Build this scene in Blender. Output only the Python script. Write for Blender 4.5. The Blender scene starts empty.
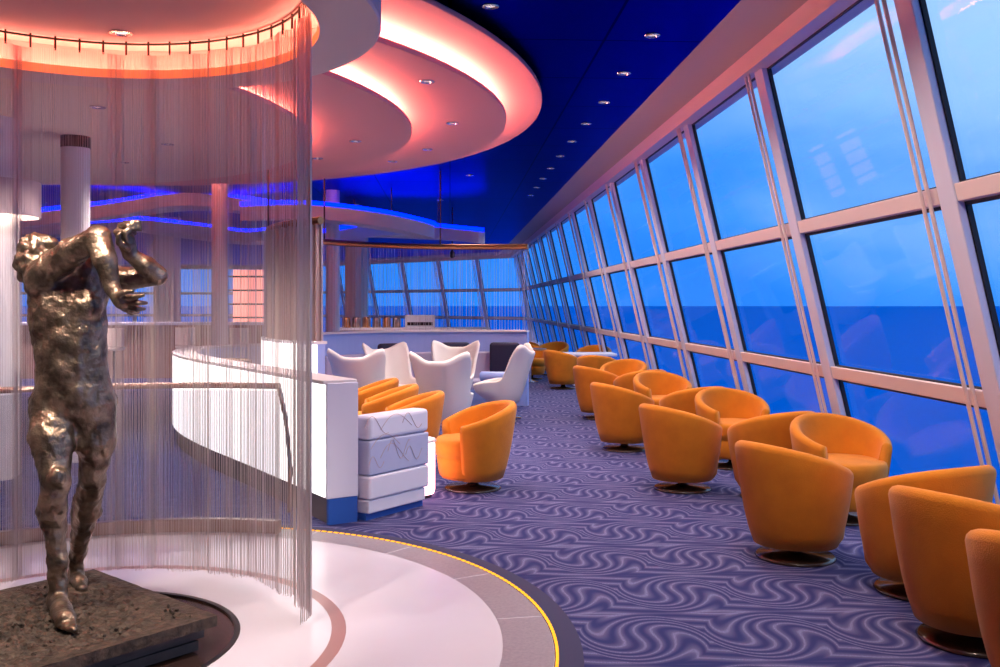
import bpy, bmesh, math, random
import numpy as np
from mathutils import Vector, Matrix, noise
C = bpy.context.scene.collection
sc = bpy.context.scene
R = math.radians
PI = math.pi
random.seed(7)

# ------------------------------------------------------------------ camera
YAW = math.atan(50/930)
cam_d = bpy.data.cameras.new('camera')
cam = bpy.data.objects.new('camera', cam_d); C.objects.link(cam)
cam.location = (0, 0, 1.6)
cam.rotation_euler = (PI/2, 0, -YAW)
cam_d.sensor_width = 36.0
cam_d.lens = 36.0*930/1000
cam_d.shift_y = -28.5/1000
cam_d.clip_start = 0.05; cam_d.clip_end = 30000
sc.camera = cam

# ------------------------------------------------------------------ view
sc.view_settings.view_transform = 'Standard'
sc.view_settings.look = 'None'
sc.view_settings.exposure = 0.3
sc.view_settings.gamma = 1.0
sc.view_settings.use_curve_mapping = False
sc.cycles.use_denoising = True
sc.cycles.max_bounces = 8
sc.cycles.transparent_max_bounces = 48
sc.cycles.sample_clamp_indirect = 4.0
sc.cycles.caustics_reflective = False
sc.cycles.caustics_refractive = False

# ------------------------------------------------------------------ world: dusk sky over the sea
W = bpy.data.worlds.new('dusk_sky'); sc.world = W; W.use_nodes = True
nt = W.node_tree; nt.nodes.clear()
def N(t, nt_, **kw):
    n = nt_.nodes.new(t)
    for k, v in kw.items(): setattr(n, k, v)
    return n
wo = N('ShaderNodeOutputWorld', nt); bg = N('ShaderNodeBackground', nt)
tc = N('ShaderNodeTexCoord', nt); sx = N('ShaderNodeSeparateXYZ', nt)
nt.links.new(tc.outputs['Generated'], sx.inputs[0])
ramp = N('ShaderNodeValToRGB', nt)
e = ramp.color_ramp.elements
e[0].position = 0.0; e[0].color = (.02, .20, .74, 1)
e[1].position = 0.38; e[1].color = (.40, .58, .86, 1)
m = ramp.color_ramp.elements.new(.08); m.color = (.05, .26, .78, 1)
m = ramp.color_ramp.elements.new(.22); m.color = (.24, .44, .83, 1)
nz = N('ShaderNodeTexNoise', nt); nz.inputs['Scale'].default_value = 3.2; nz.inputs['Detail'].default_value = 5
mp = N('ShaderNodeMapping', nt); mp.inputs['Scale'].default_value = (1, 1, 2.6)
nt.links.new(tc.outputs['Generated'], mp.inputs[0]); nt.links.new(mp.outputs[0], nz.inputs['Vector'])
# azimuth: the sky is brighter abeam (+X) than ahead (+Y)
az = N('ShaderNodeMapRange', nt); az.inputs['From Min'].default_value = .05; az.inputs['From Max'].default_value = .6
az.inputs['To Min'].default_value = -.13; az.inputs['To Max'].default_value = .05
nt.links.new(sx.outputs['X'], az.inputs['Value'])
ad = N('ShaderNodeMath', nt, operation='ADD'); nt.links.new(sx.outputs['Z'], ad.inputs[0]); nt.links.new(az.outputs[0], ad.inputs[1])
ns = N('ShaderNodeMath', nt, operation='MULTIPLY_ADD'); nt.links.new(nz.outputs[0], ns.inputs[0])
ns.inputs[1].default_value = .34; ns.inputs[2].default_value = -.15
ad2 = N('ShaderNodeMath', nt, operation='ADD'); nt.links.new(ad.outputs[0], ad2.inputs[0]); nt.links.new(ns.outputs[0], ad2.inputs[1])
nt.links.new(ad2.outputs[0], ramp.inputs[0]); nt.links.new(ramp.outputs[0], bg.inputs['Color'])
bg.inputs['Strength'].default_value = 1.22
nt.links.new(bg.outputs[0], wo.inputs[0])

# ------------------------------------------------------------------ materials
def mat(name, col, rough=.6, metal=0, emit=None, es=0, spec=None, sheen=0, bump=None, alpha=1, trans=0, var=None, coat=0):
    m = bpy.data.materials.new(name); m.use_nodes = True
    t = m.node_tree; b = t.nodes['Principled BSDF']
    b.inputs['Base Color'].default_value = (*col, 1)
    b.inputs['Roughness'].default_value = rough
    b.inputs['Metallic'].default_value = metal
    if spec is not None: b.inputs['Specular IOR Level'].default_value = spec
    if sheen: b.inputs['Sheen Weight'].default_value = sheen
    if coat: b.inputs['Coat Weight'].default_value = coat; b.inputs['Coat Roughness'].default_value = .12
    if emit: b.inputs['Emission Color'].default_value = (*emit, 1); b.inputs['Emission Strength'].default_value = es
    b.inputs['Transmission Weight'].default_value = trans
    tcn = N('ShaderNodeTexCoord', t)
    if bump:
        n = N('ShaderNodeTexNoise', t); n.inputs['Scale'].default_value = bump[0]; n.inputs['Detail'].default_value = 4
        bp = N('ShaderNodeBump', t); bp.inputs['Strength'].default_value = bump[1]; bp.inputs['Distance'].default_value = .01
        t.links.new(tcn.outputs['Object'], n.inputs['Vector']); t.links.new(n.outputs[0], bp.inputs['Height']); t.links.new(bp.outputs[0], b.inputs['Normal'])
    if var:
        n = N('ShaderNodeTexNoise', t); n.inputs['Scale'].default_value = var[0]; n.inputs['Detail'].default_value = 5
        r = N('ShaderNodeValToRGB', t)
        r.color_ramp.elements[0].position = .3; r.color_ramp.elements[0].color = (*col, 1)
        r.color_ramp.elements[1].position = .7; r.color_ramp.elements[1].color = (*var[1], 1)
        t.links.new(tcn.outputs['Object'], n.inputs['Vector']); t.links.new(n.outputs[0], r.inputs[0]); t.links.new(r.outputs[0], b.inputs['Base Color'])
    return m
def emat(name, col, s):
    m = bpy.data.materials.new(name); m.use_nodes = True; t = m.node_tree; t.nodes.clear()
    o = N('ShaderNodeOutputMaterial', t); e_ = N('ShaderNodeEmission', t)
    e_.inputs[0].default_value = (*col, 1); e_.inputs[1].default_value = s; t.links.new(e_.outputs[0], o.inputs[0])
    return m
M = {}
M['white_paint'] = mat('white_paint', (.78, .74, .76), .5)
M['ceiling_pink_lit'] = mat('ceiling_pink_lit', (.76, .40, .40), .65)  # pink cove light put into the disc colour
M['frame_sky_lit'] = mat('frame_sky_lit', (.66, .66, .84), .4)  # blue skylight tinted into the mullion and sill colour
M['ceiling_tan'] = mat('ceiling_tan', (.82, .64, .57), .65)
M['frame_pink_lit'] = mat('frame_pink_lit', (.80, .64, .63), .4)  # pink room light tinted into transoms, head beam and rods
M['soffit'] = mat('soffit', (.50, .42, .44), .6)
M['gasket'] = mat('gasket', (.01, .01, .02), .6)
M['orange_fabric'] = mat('orange_fabric', (.70, .222, .004), .9, sheen=.12, bump=(160, .25), var=(9, (.62, .185, .003)))
M['dark_base'] = mat('dark_base', (.035, .02, .015), .25, coat=.5)
M['white_fabric'] = mat('white_fabric', (.80, .76, .74), .7, bump=(120, .12))
M['chrome'] = mat('chrome', (.75, .75, .78), .18, 1)
M['blue_plinth'] = mat('blue_plinth', (.02, .10, .45), .5)
M['pod_blue'] = mat('pod_blue', (.32, .44, .86), .55)
M['lilac'] = mat('lilac', (.76, .75, .88), .55)
M['grey_lilac'] = mat('grey_lilac', (.44, .48, .72), .5, var=(6, (.50, .53, .74)))
M['navy_fabric'] = mat('navy_fabric', (.012, .014, .05), .8)
M['sofa_fabric'] = mat('sofa_fabric', (.45, .42, .62), .8)
M['wood'] = mat('wood', (.34, .20, .17), .45, bump=(30, .1), var=(5, (.42, .27, .22)))
M['stone_white'] = mat('stone_white', (.68, .64, .74), .22, var=(1.2, (.63, .59, .69)))
M['ring_brown'] = mat('ring_brown', (.34, .17, .17), .3)
M['pit_dark'] = mat('pit_dark', (.035, .018, .014), .18)
M['border_navy'] = mat('border_navy', (.02, .022, .085), .8)
M['copper'] = mat('copper', (.62, .27, .11), .3, 1)
M['rail_metal'] = mat('rail_metal', (.42, .30, .25), .3, 1)
M['dark_metal'] = mat('dark_metal', (.06, .045, .04), .35, 1)
M['cushion_pink'] = mat('cushion_pink', (.55, .42, .44), .7)
M['glow_white'] = mat('glow_white', (.9, .88, .86), .4, emit=(1.0, .95, .92), es=1.5)
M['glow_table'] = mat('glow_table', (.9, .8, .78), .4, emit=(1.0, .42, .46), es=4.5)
M['amber_led'] = emat('amber_led', (1.0, .42, .03), 1.5)
M['cove_pink'] = emat('cove_pink', (1.0, .24, .17), 80)
M['cove_orange'] = emat('cove_orange', (1.0, .42, .26), 46)
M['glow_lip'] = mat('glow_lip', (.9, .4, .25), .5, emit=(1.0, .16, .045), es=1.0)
M['neon_blue'] = emat('neon_blue', (.0, .006, 1.0), 9)
M['lamp_glow'] = emat('lamp_glow', (1.0, .78, .60), 25)
M['lens_glow'] = emat('lens_glow', (1.0, .80, .8), 1.2)
M['shelf_glow'] = emat('shelf_glow', (1.0, .30, .26), 1.6)
M['rubber'] = mat('rubber', (.02, .02, .02), .7)

def glass_mat(name, tint, gl=.06):
    m = bpy.data.materials.new(name); m.use_nodes = True; t = m.node_tree; t.nodes.clear()
    o = N('ShaderNodeOutputMaterial', t); mx = N('ShaderNodeMixShader', t); tr = N('ShaderNodeBsdfTransparent', t); g = N('ShaderNodeBsdfGlossy', t)
    tr.inputs[0].default_value = (*tint, 1); g.inputs['Roughness'].default_value = .03
    fr = N('ShaderNodeFresnel', t); fr.inputs[0].default_value = 1.35
    mu = N('ShaderNodeMath', t, operation='MULTIPLY'); mu.inputs[1].default_value = gl*10
    t.links.new(fr.outputs[0], mu.inputs[0]); t.links.new(mu.outputs[0], mx.inputs[0])
    t.links.new(tr.outputs[0], mx.inputs[1]); t.links.new(g.outputs[0], mx.inputs[2]); t.links.new(mx.outputs[0], o.inputs[0])
    return m
M['pane'] = glass_mat('window_glass', (.90, .96, 1.0), .009)
M['clear_glass'] = glass_mat('clear_glass', (.80, .80, .83), .05)

# bronze: worn patina, brighter where the surface is raised by its own mottling
def bronze():
    m = mat('bronze', (.10, .06, .035), .33, .85)
    t = m.node_tree; b = t.nodes['Principled BSDF']; tcn = N('ShaderNodeTexCoord', t)
    n = N('ShaderNodeTexNoise', t); n.inputs['Scale'].default_value = 11; n.inputs['Detail'].default_value = 6
    r = N('ShaderNodeValToRGB', t)
    r.color_ramp.elements[0].position = .36; r.color_ramp.elements[0].color = (.105, .080, .062, 1)
    r.color_ramp.elements[1].position = .68; r.color_ramp.elements[1].color = (.40, .31, .23, 1)
    n2 = N('ShaderNodeTexNoise', t); n2.inputs['Scale'].default_value = 46; n2.inputs['Detail'].default_value = 3
    bp = N('ShaderNodeBump', t); bp.inputs['Strength'].default_value = .38; bp.inputs['Distance'].default_value = .02
    for q in (n, n2): t.links.new(tcn.outputs['Object'], q.inputs['Vector'])
    t.links.new(n.outputs[0], r.inputs[0]); t.links.new(r.outputs[0], b.inputs['Base Color'])
    t.links.new(n2.outputs[0], bp.inputs['Height']); t.links.new(bp.outputs[0], b.inputs['Normal'])
    return m
M['bronze'] = bronze()
M['earth'] = mat('bronze_earth', (.020, .014, .011), .6, .35, bump=(40, 1.0), var=(26, (.095, .065, .048)))
M['slab'] = mat('slab_edge', (.028, .03, .04), .5, .4, bump=(20, .3), var=(9, (.05, .05, .06)))

# carpet: rows of S-shaped swirls of fine parallel lines
def carpet():
    m = mat('swirl_carpet', (.1, .1, .25), .95, spec=.15)
    t = m.node_tree; b = t.nodes['Principled BSDF']; tcn = N('ShaderNodeTexCoord', t)
    def math_(op, a=None, b_=None, c=None):
        n = N('ShaderNodeMath', t, operation=op)
        for i, v in enumerate((a, b_, c)):
            if v is None: continue
            if isinstance(v, (int, float)): n.inputs[i].default_value = v
            else: t.links.new(v, n.inputs[i])
        return n.outputs[0]
    s = N('ShaderNodeSeparateXYZ', t); t.links.new(tcn.outputs['Object'], s.inputs[0])
    P = .62                                        # swirl pitch in metres
    u = math_('DIVIDE', s.outputs[0], P); v = math_('DIVIDE', s.outputs[1], P*1.10)
    row = math_('FLOOR', v); sh = math_('MULTIPLY', math_('MODULO', row, 2.0), .5)
    u2 = math_('ADD', u, sh)
    fu = math_('SUBTRACT', math_('FRACT', u2), .5); fv = math_('SUBTRACT', math_('FRACT', v), .5)
    r2 = math_('ADD', math_('MULTIPLY', fu, fu), math_('MULTIPLY', fv, fv))
    k = math_('MAXIMUM', math_('SUBTRACT', 1.0, math_('MULTIPLY', r2, 4.0)), 0.0)
    ang = math_('MULTIPLY', k, -1.85)
    ca = math_('COSINE', ang); sa = math_('SINE', ang)
    y2 = math_('ADD', math_('MULTIPLY', fv, ca), math_('MULTIPLY', fu, sa))
    wob = math_('MULTIPLY', math_('SINE', math_('MULTIPLY', u2, 2*PI)), .03)
    y3 = math_('ADD', math_('ADD', y2, wob), row)
    line = math_('SINE', math_('MULTIPLY', y3, 2*PI*6.5))
    n = N('ShaderNodeTexNoise', t); n.inputs['Scale'].default_value = 220; n.inputs['Detail'].default_value = 2
    t.links.new(tcn.outputs['Object'], n.inputs['Vector'])
    l2 = math_('ADD', line, math_('MULTIPLY', math_('SUBTRACT', n.outputs[0], .5), 1.6))
    n2 = N('ShaderNodeTexNoise', t); n2.inputs['Scale'].default_value = 2.6; t.links.new(tcn.outputs['Object'], n2.inputs['Vector'])
    r = N('ShaderNodeValToRGB', t); cr = r.color_ramp
    cr.elements[0].position = .12; cr.elements[0].color = (.022, .029, .13, 1)
    cr.elements[1].position = .99; cr.elements[1].color = (.25, .26, .47, 1)
    q = cr.elements.new(.5); q.color = (.058, .060, .17, 1)
    q = cr.elements.new(.83); q.color = (.088, .088, .205, 1)
    mr = N('ShaderNodeMapRange', t); mr.inputs['From Min'].default_value = -1.3; mr.inputs['From Max'].default_value = 1.3
    t.links.new(l2, mr.inputs['Value']); t.links.new(mr.outputs[0], r.inputs[0]); t.links.new(r.outputs[0], b.inputs['Base Color'])
    return m
M['carpet'] = carpet()

# dark blue glossy metal ceiling panels with joints
def panel_ceiling():
    m = mat('blue_ceiling_panels', (.012, .016, .16), .33, 1.0)
    m.node_tree.nodes['Principled BSDF'].inputs['Specular Tint'].default_value = (.10, .28, 1.0, 1)
    t = m.node_tree; b = t.nodes['Principled BSDF']; tcn = N('ShaderNodeTexCoord', t)
    br = N('ShaderNodeTexBrick', t); br.offset = 0
    br.inputs['Scale'].default_value = 1; br.inputs['Brick Width'].default_value = 1.25; br.inputs['Row Height'].default_value = 1.25
    br.inputs['Mortar Size'].default_value = .012
    br.inputs['Color1'].default_value = (.012, .030, .28, 1); br.inputs['Color2'].default_value = (.014, .035, .32, 1); br.inputs['Mortar'].default_value = (.001, .001, .008, 1)
    t.links.new(tcn.outputs['Object'], br.inputs['Vector']); t.links.new(br.outputs['Color'], b.inputs['Base Color'])
    return m
M['blue_ceiling'] = panel_ceiling()
def stone_tiles():
    m = mat('grey_floor_tile', (.24, .21, .26), .4, bump=(200, .1), var=(60, (.30, .27, .32)))
    return m
M['grey_tile'] = stone_tiles()
M['sea'] = mat('sea_water', (.0, .14, .56), .8, spec=.0, bump=(.25, .5))
M['sea'].node_tree.nodes['Principled BSDF'].inputs['Emission Color'].default_value = (0, 0, 0, 1)

# ------------------------------------------------------------------ mesh helpers
class MB:
    def __init__(s): s.bm = bmesh.new()
    def box(s, x0, x1, y0, y1, z0, z1, mtx=None):
        vs = [s.bm.verts.new((x, y, z)) for z in (z0, z1) for y in (y0, y1) for x in (x0, x1)]
        if mtx is not None:
            for v in vs: v.co = mtx @ v.co
        for f in ((0, 2, 3, 1), (4, 5, 7, 6), (0, 1, 5, 4), (2, 6, 7, 3), (0, 4, 6, 2), (1, 3, 7, 5)):
            s.bm.faces.new([vs[i] for i in f])
        return s
    def hexa(s, pts):                       # eight corners: bottom loop then top loop
        vs = [s.bm.verts.new(p) for p in pts]
        for f in ((3, 2, 1, 0), (4, 5, 6, 7), (0, 1, 5, 4), (1, 2, 6, 5), (2, 3, 7, 6), (3, 0, 4, 7)):
            s.bm.faces.new([vs[i] for i in f])
        return s
    def tube(s, pts, r, n=8, cap=True, closed=False):
        pts = [Vector(p) for p in pts]; rings = []; L = len(pts)
        up = Vector((0, 0, 1))
        for i, p in enumerate(pts):
            if closed: d = pts[(i+1) % L]-pts[i-1]
            else: d = pts[min(i+1, L-1)]-pts[max(i-1, 0)]
            d.normalize()
            a = d.cross(up)
            if a.length < .05: a = d.cross(Vector((0, 1, 0)))
            a.normalize(); b = a.cross(d)
            rr = r[i] if isinstance(r, (list, tuple)) else r
            rings.append([s.bm.verts.new(p+a*math.cos(2*PI*k/n)*rr+b*math.sin(2*PI*k/n)*rr) for k in range(n)])
        for i in range(L if closed else L-1):
            A, B = rings[i], rings[(i+1) % L]
            for k in range(n): s.bm.faces.new((A[k], A[(k+1) % n], B[(k+1) % n], B[k]))
        if cap and not closed:
            s.bm.faces.new(rings[0][::-1]); s.bm.faces.new(rings[-1])
        return s
    def lathe(s, prof, n=32, c=(0, 0), a0=0, a1=2*PI):
        full = abs(a1-a0-2*PI) < 1e-6; cols = []
        m = n if full else n+1
        for k in range(m):
            a = a0+(a1-a0)*k/n
            cols.append([s.bm.verts.new((c[0]+r*math.cos(a), c[1]+r*math.sin(a), z)) for r, z in prof])
        for k in range(n):
            A, B = cols[k], cols[(k+1) % m]
            for i in range(len(prof)-1): s.bm.faces.new((A[i], B[i], B[i+1], A[i+1]))
        return s
    def loops(s, loops, closed=True, cap=False):      # stitches a list of equal vertex loops
        L = [[s.bm.verts.new(p) for p in l] for l in loops]; n = len(L[0])
        for i in range(len(L)-1):
            for k in range(n if closed else n-1):
                s.bm.faces.new((L[i][k], L[i][(k+1) % n], L[i+1][(k+1) % n], L[i+1][k]))
        if cap: s.bm.faces.new(L[0][::-1]); s.bm.faces.new(L[-1])
        return s
    def strip(s, path, o0, o1, z0, z1, off=None):       # a solid strip along an XY path
        P = [Vector((p[0], p[1], 0)) for p in path]; lo = []
        for i, p in enumerate(P):
            d = P[min(i+1, len(P)-1)]-P[max(i-1, 0)]; d.normalize(); nn = Vector((-d.y, d.x, 0))
            a = p+nn*o0; b = p+nn*o1
            lo.append([(a.x, a.y, z0), (b.x, b.y, z0), (b.x, b.y, z1), (a.x, a.y, z1)])
        return s.loops(lo, True, True)
    def build(s, name, material, parent=None, smooth=False, bevel=0, subsurf=0, loc=None):
        bmesh.ops.recalc_face_normals(s.bm, faces=s.bm.faces)
        me = bpy.data.meshes.new(name); s.bm.to_mesh(me); s.bm.free()
        me.materials.append(material)
        if smooth:
            for p in me.polygons: p.use_smooth = True
        o = bpy.data.objects.new(name, me); C.objects.link(o)
        if parent is not None: o.parent = parent
        if loc: o.location = loc
        if bevel:
            b = o.modifiers.new('bevel', 'BEVEL'); b.width = bevel; b.segments = 3; b.limit_method = 'ANGLE'
            if smooth is None: pass
        if subsurf:
            b = o.modifiers.new('subsurf', 'SUBSURF'); b.levels = subsurf; b.render_levels = subsurf
        if smooth == 'auto':
            me.shade_smooth() if False else None
        return o
def tag(o, label, cat, group=None, kind=None):
    o['label'] = label; o['category'] = cat
    if group: o['group'] = group
    if kind: o['kind'] = kind
    return o
def structure(o): o['kind'] = 'structure'; return o
def empty(name, loc=(0, 0, 0), rz=0):
    o = bpy.data.objects.new(name, None); C.objects.link(o); o.location = loc; o.rotation_euler = (0, 0, rz); o.empty_display_size = .1
    return o
def copy_tree(o, parent=None):
    c = o.copy(); C.objects.link(c)
    if parent is not None: c.parent = parent
    for ch in [x for x in C.objects if x.parent == o and x.type != 'LIGHT']: copy_tree(ch, c)
    return c
def smooth_path(pts, n=8):
    out = []; P = [Vector(p) for p in pts]
    for i in range(len(P)-1):
        a, b, c, d = P[max(i-1, 0)], P[i], P[i+1], P[min(i+2, len(P)-1)]
        for k in range(n):
            t = k/n
            out.append(.5*((2*b)+(c-a)*t+(2*a-5*b+4*c-d)*t*t+(3*b-a-3*c+d)*t**3))
    out.append(P[-1]); return out
def arc(cx, cy, r, a0, a1, n=48): return [(cx+r*math.cos(a0+(a1-a0)*k/n), cy+r*math.sin(a0+(a1-a0)*k/n)) for k in range(n+1)]
def light(name, kind, loc, energy, col, parent=None, **kw):
    d = bpy.data.lights.new(name, kind); d.energy = energy; d.color = col
    for k, v in kw.items(): setattr(d, k, v)
    o = bpy.data.objects.new(name, d); C.objects.link(o); o.location = loc
    if parent is not None: o.parent = parent
    return o
# ------------------------------------------------------------------ setting: floor, sea, walls, ceiling
def poly_slab(name, pts, z0, z1, material):
    mb = MB(); b = [mb.bm.verts.new((x, y, z0)) for x, y in pts]; t = [mb.bm.verts.new((x, y, z1)) for x, y in pts]; n = len(pts)
    mb.bm.faces.new(b[::-1]); mb.bm.faces.new(t)
    for i in range(n): mb.bm.faces.new((b[i], b[(i+1) % n], t[(i+1) % n], t[i]))
    return structure(mb.build(name, material))
BASE = [(3.36, -4.25), (3.36, 38.05), (-9.94, 51.35), (-28.74, 51.35)]
def offs(o):                                     # the window line moved inwards by o
    t = math.tan(R(22.5))*o
    return [(3.36-o, -4.25), (3.36-o, 38.05-t), (-9.94-t, 51.35-o), (-28.74, 51.35-o)]
poly_slab('floor', [(-28.74, -4.25)]+offs(-.2), -.25, 0, M['carpet'])
poly_slab('ceiling', [(-28.74, -4.25)]+offs(1.31), 3.75, 3.95, M['blue_ceiling'])
structure(MB().box(-28.94, -28.74, -4.25, 51.3, 0, 3.75).build('wall_left', M['wood']))
structure(MB().box(-28.94, 3.5, -4.45, -4.25, 0, 3.75).build('wall_back', M['white_paint']))
sea = MB().lathe([(0.01, -22), (300, -22), (3000, -22), (20000, -22)], 64).build('sea', M['sea'])
tag(sea, 'deep blue open sea outside the slanted windows', 'sea', kind='stuff')
def band(name, o0, z0, o1, z1, o2, z2, o3, z3, material):
    mb = MB(); L = list(zip(offs(o0), offs(o1), offs(o2), offs(o3)))
    mb.loops([[(*a, z0), (*b, z1), (*c, z2), (*d, z3)] for a, b, c, d in L], True, True)
    return structure(mb.build(name, material))
band('trim_1', .93, 3.66, 1.31, 3.75, 1.31, 3.80, .93, 3.72, M['soffit'])         # sloped soffit
band('trim_2', .66, 3.52, .92, 3.52, .94, 3.665, .66, 3.68, M['frame_pink_lit'])      # window head beam
band('trim_3', -.16, 0, .06, 0, .02, .14, -.16, .14, M['frame_sky_lit'])             # sill

LEAN = .234
def PT(u, n, z): return (-(n+LEAN*z), u, z)        # window frame: u along the wall, n inwards
def lbox(mb, u0, u1, n0, n1, z0, z1):
    return mb.hexa([PT(u0, n0, z0), PT(u1, n0, z0), PT(u1, n1, z0), PT(u0, n1, z0), PT(u0, n0, z1), PT(u1, n0, z1), PT(u1, n1, z1), PT(u0, n1, z1)])
LB = 2.35
def window_bay(name):
    w = structure(empty(name))
    for z0, z1 in ((.13, 1.0), (1.10, 2.18), (2.28, 3.53)):
        lbox(MB(), .06, LB-.06, -.057, -.049, z0-.03, z1+.03).build('glass_pane', M['pane'], w)
        g = MB(); lbox(g, .10, LB-.10, -.049, -.03, z0-.01, z0+.015); lbox(g, .10, LB-.10, -.049, -.03, z1-.02, z1+.01)
        g.build('gasket', M['gasket'], w)
    lbox(MB(), -.088, .088, -.03, .02, .12, 3.54).build('mullion', M['frame_sky_lit'], w, bevel=.008)
    lbox(MB(), -.100, .096, -.060, -.031, .12, 3.54).build('gasket', M['gasket'], w)
    for z in (1.05, 2.23):
        lbox(MB(), .088, LB-.088, -.062, .012, z-.05, z+.05).build('transom', M['frame_pink_lit'], w, bevel=.006)
    for u in (.135, .215):
        MB().tube([PT(u, .05, .13), PT(u, .05, 3.54)], .013, 8).build('guide_rod', M['frame_pink_lit'], w)
    return w
proto = window_bay('window_1'); nw = 1
def put_window(x, y, rz):
    global nw
    if nw == 1: o = proto
    else: o = copy_tree(proto); o.name = 'window_%d' % nw
    nw += 1; o.location = (x, y, 0); o.rotation_euler = (0, 0, rz)
for k in range(-5, 13): put_window(3.36, 7.5+LB*k, 0)
s2 = LB*math.sqrt(.5)
for k in range(8): put_window(3.36-s2*k, 38.05+s2*k, R(45))
for k in range(8): put_window(-9.94-LB*k, 51.35, R(90))

# ------------------------------------------------------------------ the round stone stage
SC = (-1.83, 4.45)
def ring(name, r0, r1, z0, z1, material, n=96):
    prof = [(r0, z0), (r0, z1), (r1, z1), (r1, z0), (r0, z0)] if r0 > 0 else [(0.001, z1), (r1, z1), (r1, z0)]
    return MB().lathe(prof, n, SC).build(name, material)
structure(ring('trim_4', .82, 1.26, -.02, .012, M['stone_white']))
structure(ring('trim_5', 1.26, 1.33, -.02, .012, M['ring_brown']))
structure(ring('trim_6', 1.33, 2.08, -.02, .012, M['stone_white']))
# grey tile border, its joints cut as real gaps between tiles
mb = MB()
for k in range(18):
    a0 = 2*PI*k/18+.004+R(7); a1 = 2*PI*(k+1)/18-.004+R(7)
    sec = [[(SC[0]+r*math.cos(a), SC[1]+r*math.sin(a), z) for r, z in ((2.08, 0), (2.315, 0), (2.315, .012), (2.08, .012))] for a in np.linspace(a0, a1, 9)]
    mb.loops(sec, True, True)
structure(mb.build('trim_7', M['grey_tile']))
structure(ring('trim_8', 2.075, 2.32, -.02, .010, M['stone_white']))
structure(ring('trim_9', 2.345, 2.45, -.02, .006, M['border_navy']))
# dotted amber LED strip
led = empty('strip_light', (SC[0], SC[1], 0))
MB().lathe([(2.318, 0), (2.318, .010), (2.345, .010), (2.345, 0)], 96).build('channel', M['border_navy'], led)
mb = MB()
for k in range(300):
    a = 2*PI*k/300
    mt = Matrix.Translation((2.33*math.cos(a), 2.33*math.sin(a), .012)) @ Matrix.Rotation(a, 4, 'Z')
    mb.box(-.007, .007, -.016, .016, -.004, .004, mt)
o = mb.build('diode_row', M['amber_led'], led); o['kind'] = 'stuff'
tag(led, 'thin dotted amber light strip curving between stone stage and carpet', 'light')
pit = empty('display_pit', (SC[0], SC[1], 0))
MB().lathe([(.001, .004), (.80, .004)], 96).build('pit_plate', M['pit_dark'], pit)
MB().lathe([(.795, 0), (.795, .014), (.822, .014), (.822, 0)], 96).build('pit_rim', M['dark_metal'], pit)
tag(pit, 'round dark brown disc in the stage under the bronze statue', 'floor disc')

# ------------------------------------------------------------------ ceiling discs with pink coves
def disc(cx, cy, r, z, ztop, label, lit=True, paint='ceiling_pink_lit'):
    e_ = empty('ceiling_disc', (cx, cy, z))
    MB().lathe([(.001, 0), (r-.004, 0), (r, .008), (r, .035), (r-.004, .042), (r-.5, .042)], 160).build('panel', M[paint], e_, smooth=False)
    MB().lathe([(r-.46, .042), (r-.46, ztop-z)], 160).build('cove_wall', M['ceiling_pink_lit'], e_)
    if lit: MB().lathe([(r-.24, .043), (r-.24, .056), (r-.16, .056), (r-.16, .043)], 160).build('cove_light', M['cove_pink'], e_)
    tag(e_, label, 'ceiling disc'); return e_
DZ = dict(D=3.64, C=3.46, B=3.30, E=3.20)
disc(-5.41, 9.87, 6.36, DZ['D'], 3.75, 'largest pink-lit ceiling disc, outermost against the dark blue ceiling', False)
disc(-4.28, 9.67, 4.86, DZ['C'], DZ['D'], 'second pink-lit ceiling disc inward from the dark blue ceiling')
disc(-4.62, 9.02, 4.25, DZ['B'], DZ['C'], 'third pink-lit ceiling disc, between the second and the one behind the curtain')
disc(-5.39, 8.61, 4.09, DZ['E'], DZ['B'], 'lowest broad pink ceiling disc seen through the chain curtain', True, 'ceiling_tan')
can = empty('ceiling_canopy', (SC[0], SC[1], 2.95))
MB().lathe([(1.201, .004), (1.201, 0), (1.49, 0), (1.50, .01), (1.50, .27), (1.34, .27)], 128).build('rim', mat('canopy_warm_lit', (.78, .62, .62), .6), can)  # warm bounce off the stage tinted into the rim colour
MB().lathe([(1.34, .03), (1.34, .20), (.001, .20)], 128).build('recess', M['ceiling_pink_lit'], can)
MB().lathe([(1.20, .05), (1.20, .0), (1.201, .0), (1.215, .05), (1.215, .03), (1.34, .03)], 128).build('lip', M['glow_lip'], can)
MB().lathe([(1.225, .032), (1.225, .045), (1.25, .045), (1.25, .032)], 128).build('cove_light', M['cove_orange'], can)
tag(can, 'round lowered ceiling canopy with glowing recess above the bronze statue', 'ceiling canopy')

# ------------------------------------------------------------------ recessed downlights
dl = empty('downlight')
MB().lathe([(.036, .006), (.040, -.006), (.062, -.004), (.064, .0)], 20).build('trim_ring', M['chrome'], dl)
MB().lathe([(.001, .004), (.042, .004)], 16).build('lens', M['lens_glow'], dl)
tag(dl, 'x', 'downlight'); first_dl = [True]
def downlight(x, y, z, label, group, spot=None):
    o = dl if first_dl[0] else copy_tree(dl); first_dl[0] = False
    o.location = (x, y, z-.004); o['label'] = label; o['group'] = group
    if spot:
        en, col, ang = spot
        light('spot', 'SPOT', (0, 0, -.03), en, col, o, spot_size=R(ang), spot_blend=.7, shadow_soft_size=.06)
    return o
main_spot = (125, (1.0, .78, .66), 125)
for i, (x, y) in enumerate([(1.61, 7.33), (1.61, 8.54), (1.63, 9.78), (1.61, 10.95), (1.60, 12.15), (1.59, 13.35), (1.58, 14.55), (1.58, 15.75), (1.58, 16.95), (1.58, 18.15)]):
    downlight(x, y, 3.75, 'small round recessed downlight, one of the straight row along the window soffit', 'row of downlights beside the soffit', main_spot)
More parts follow.
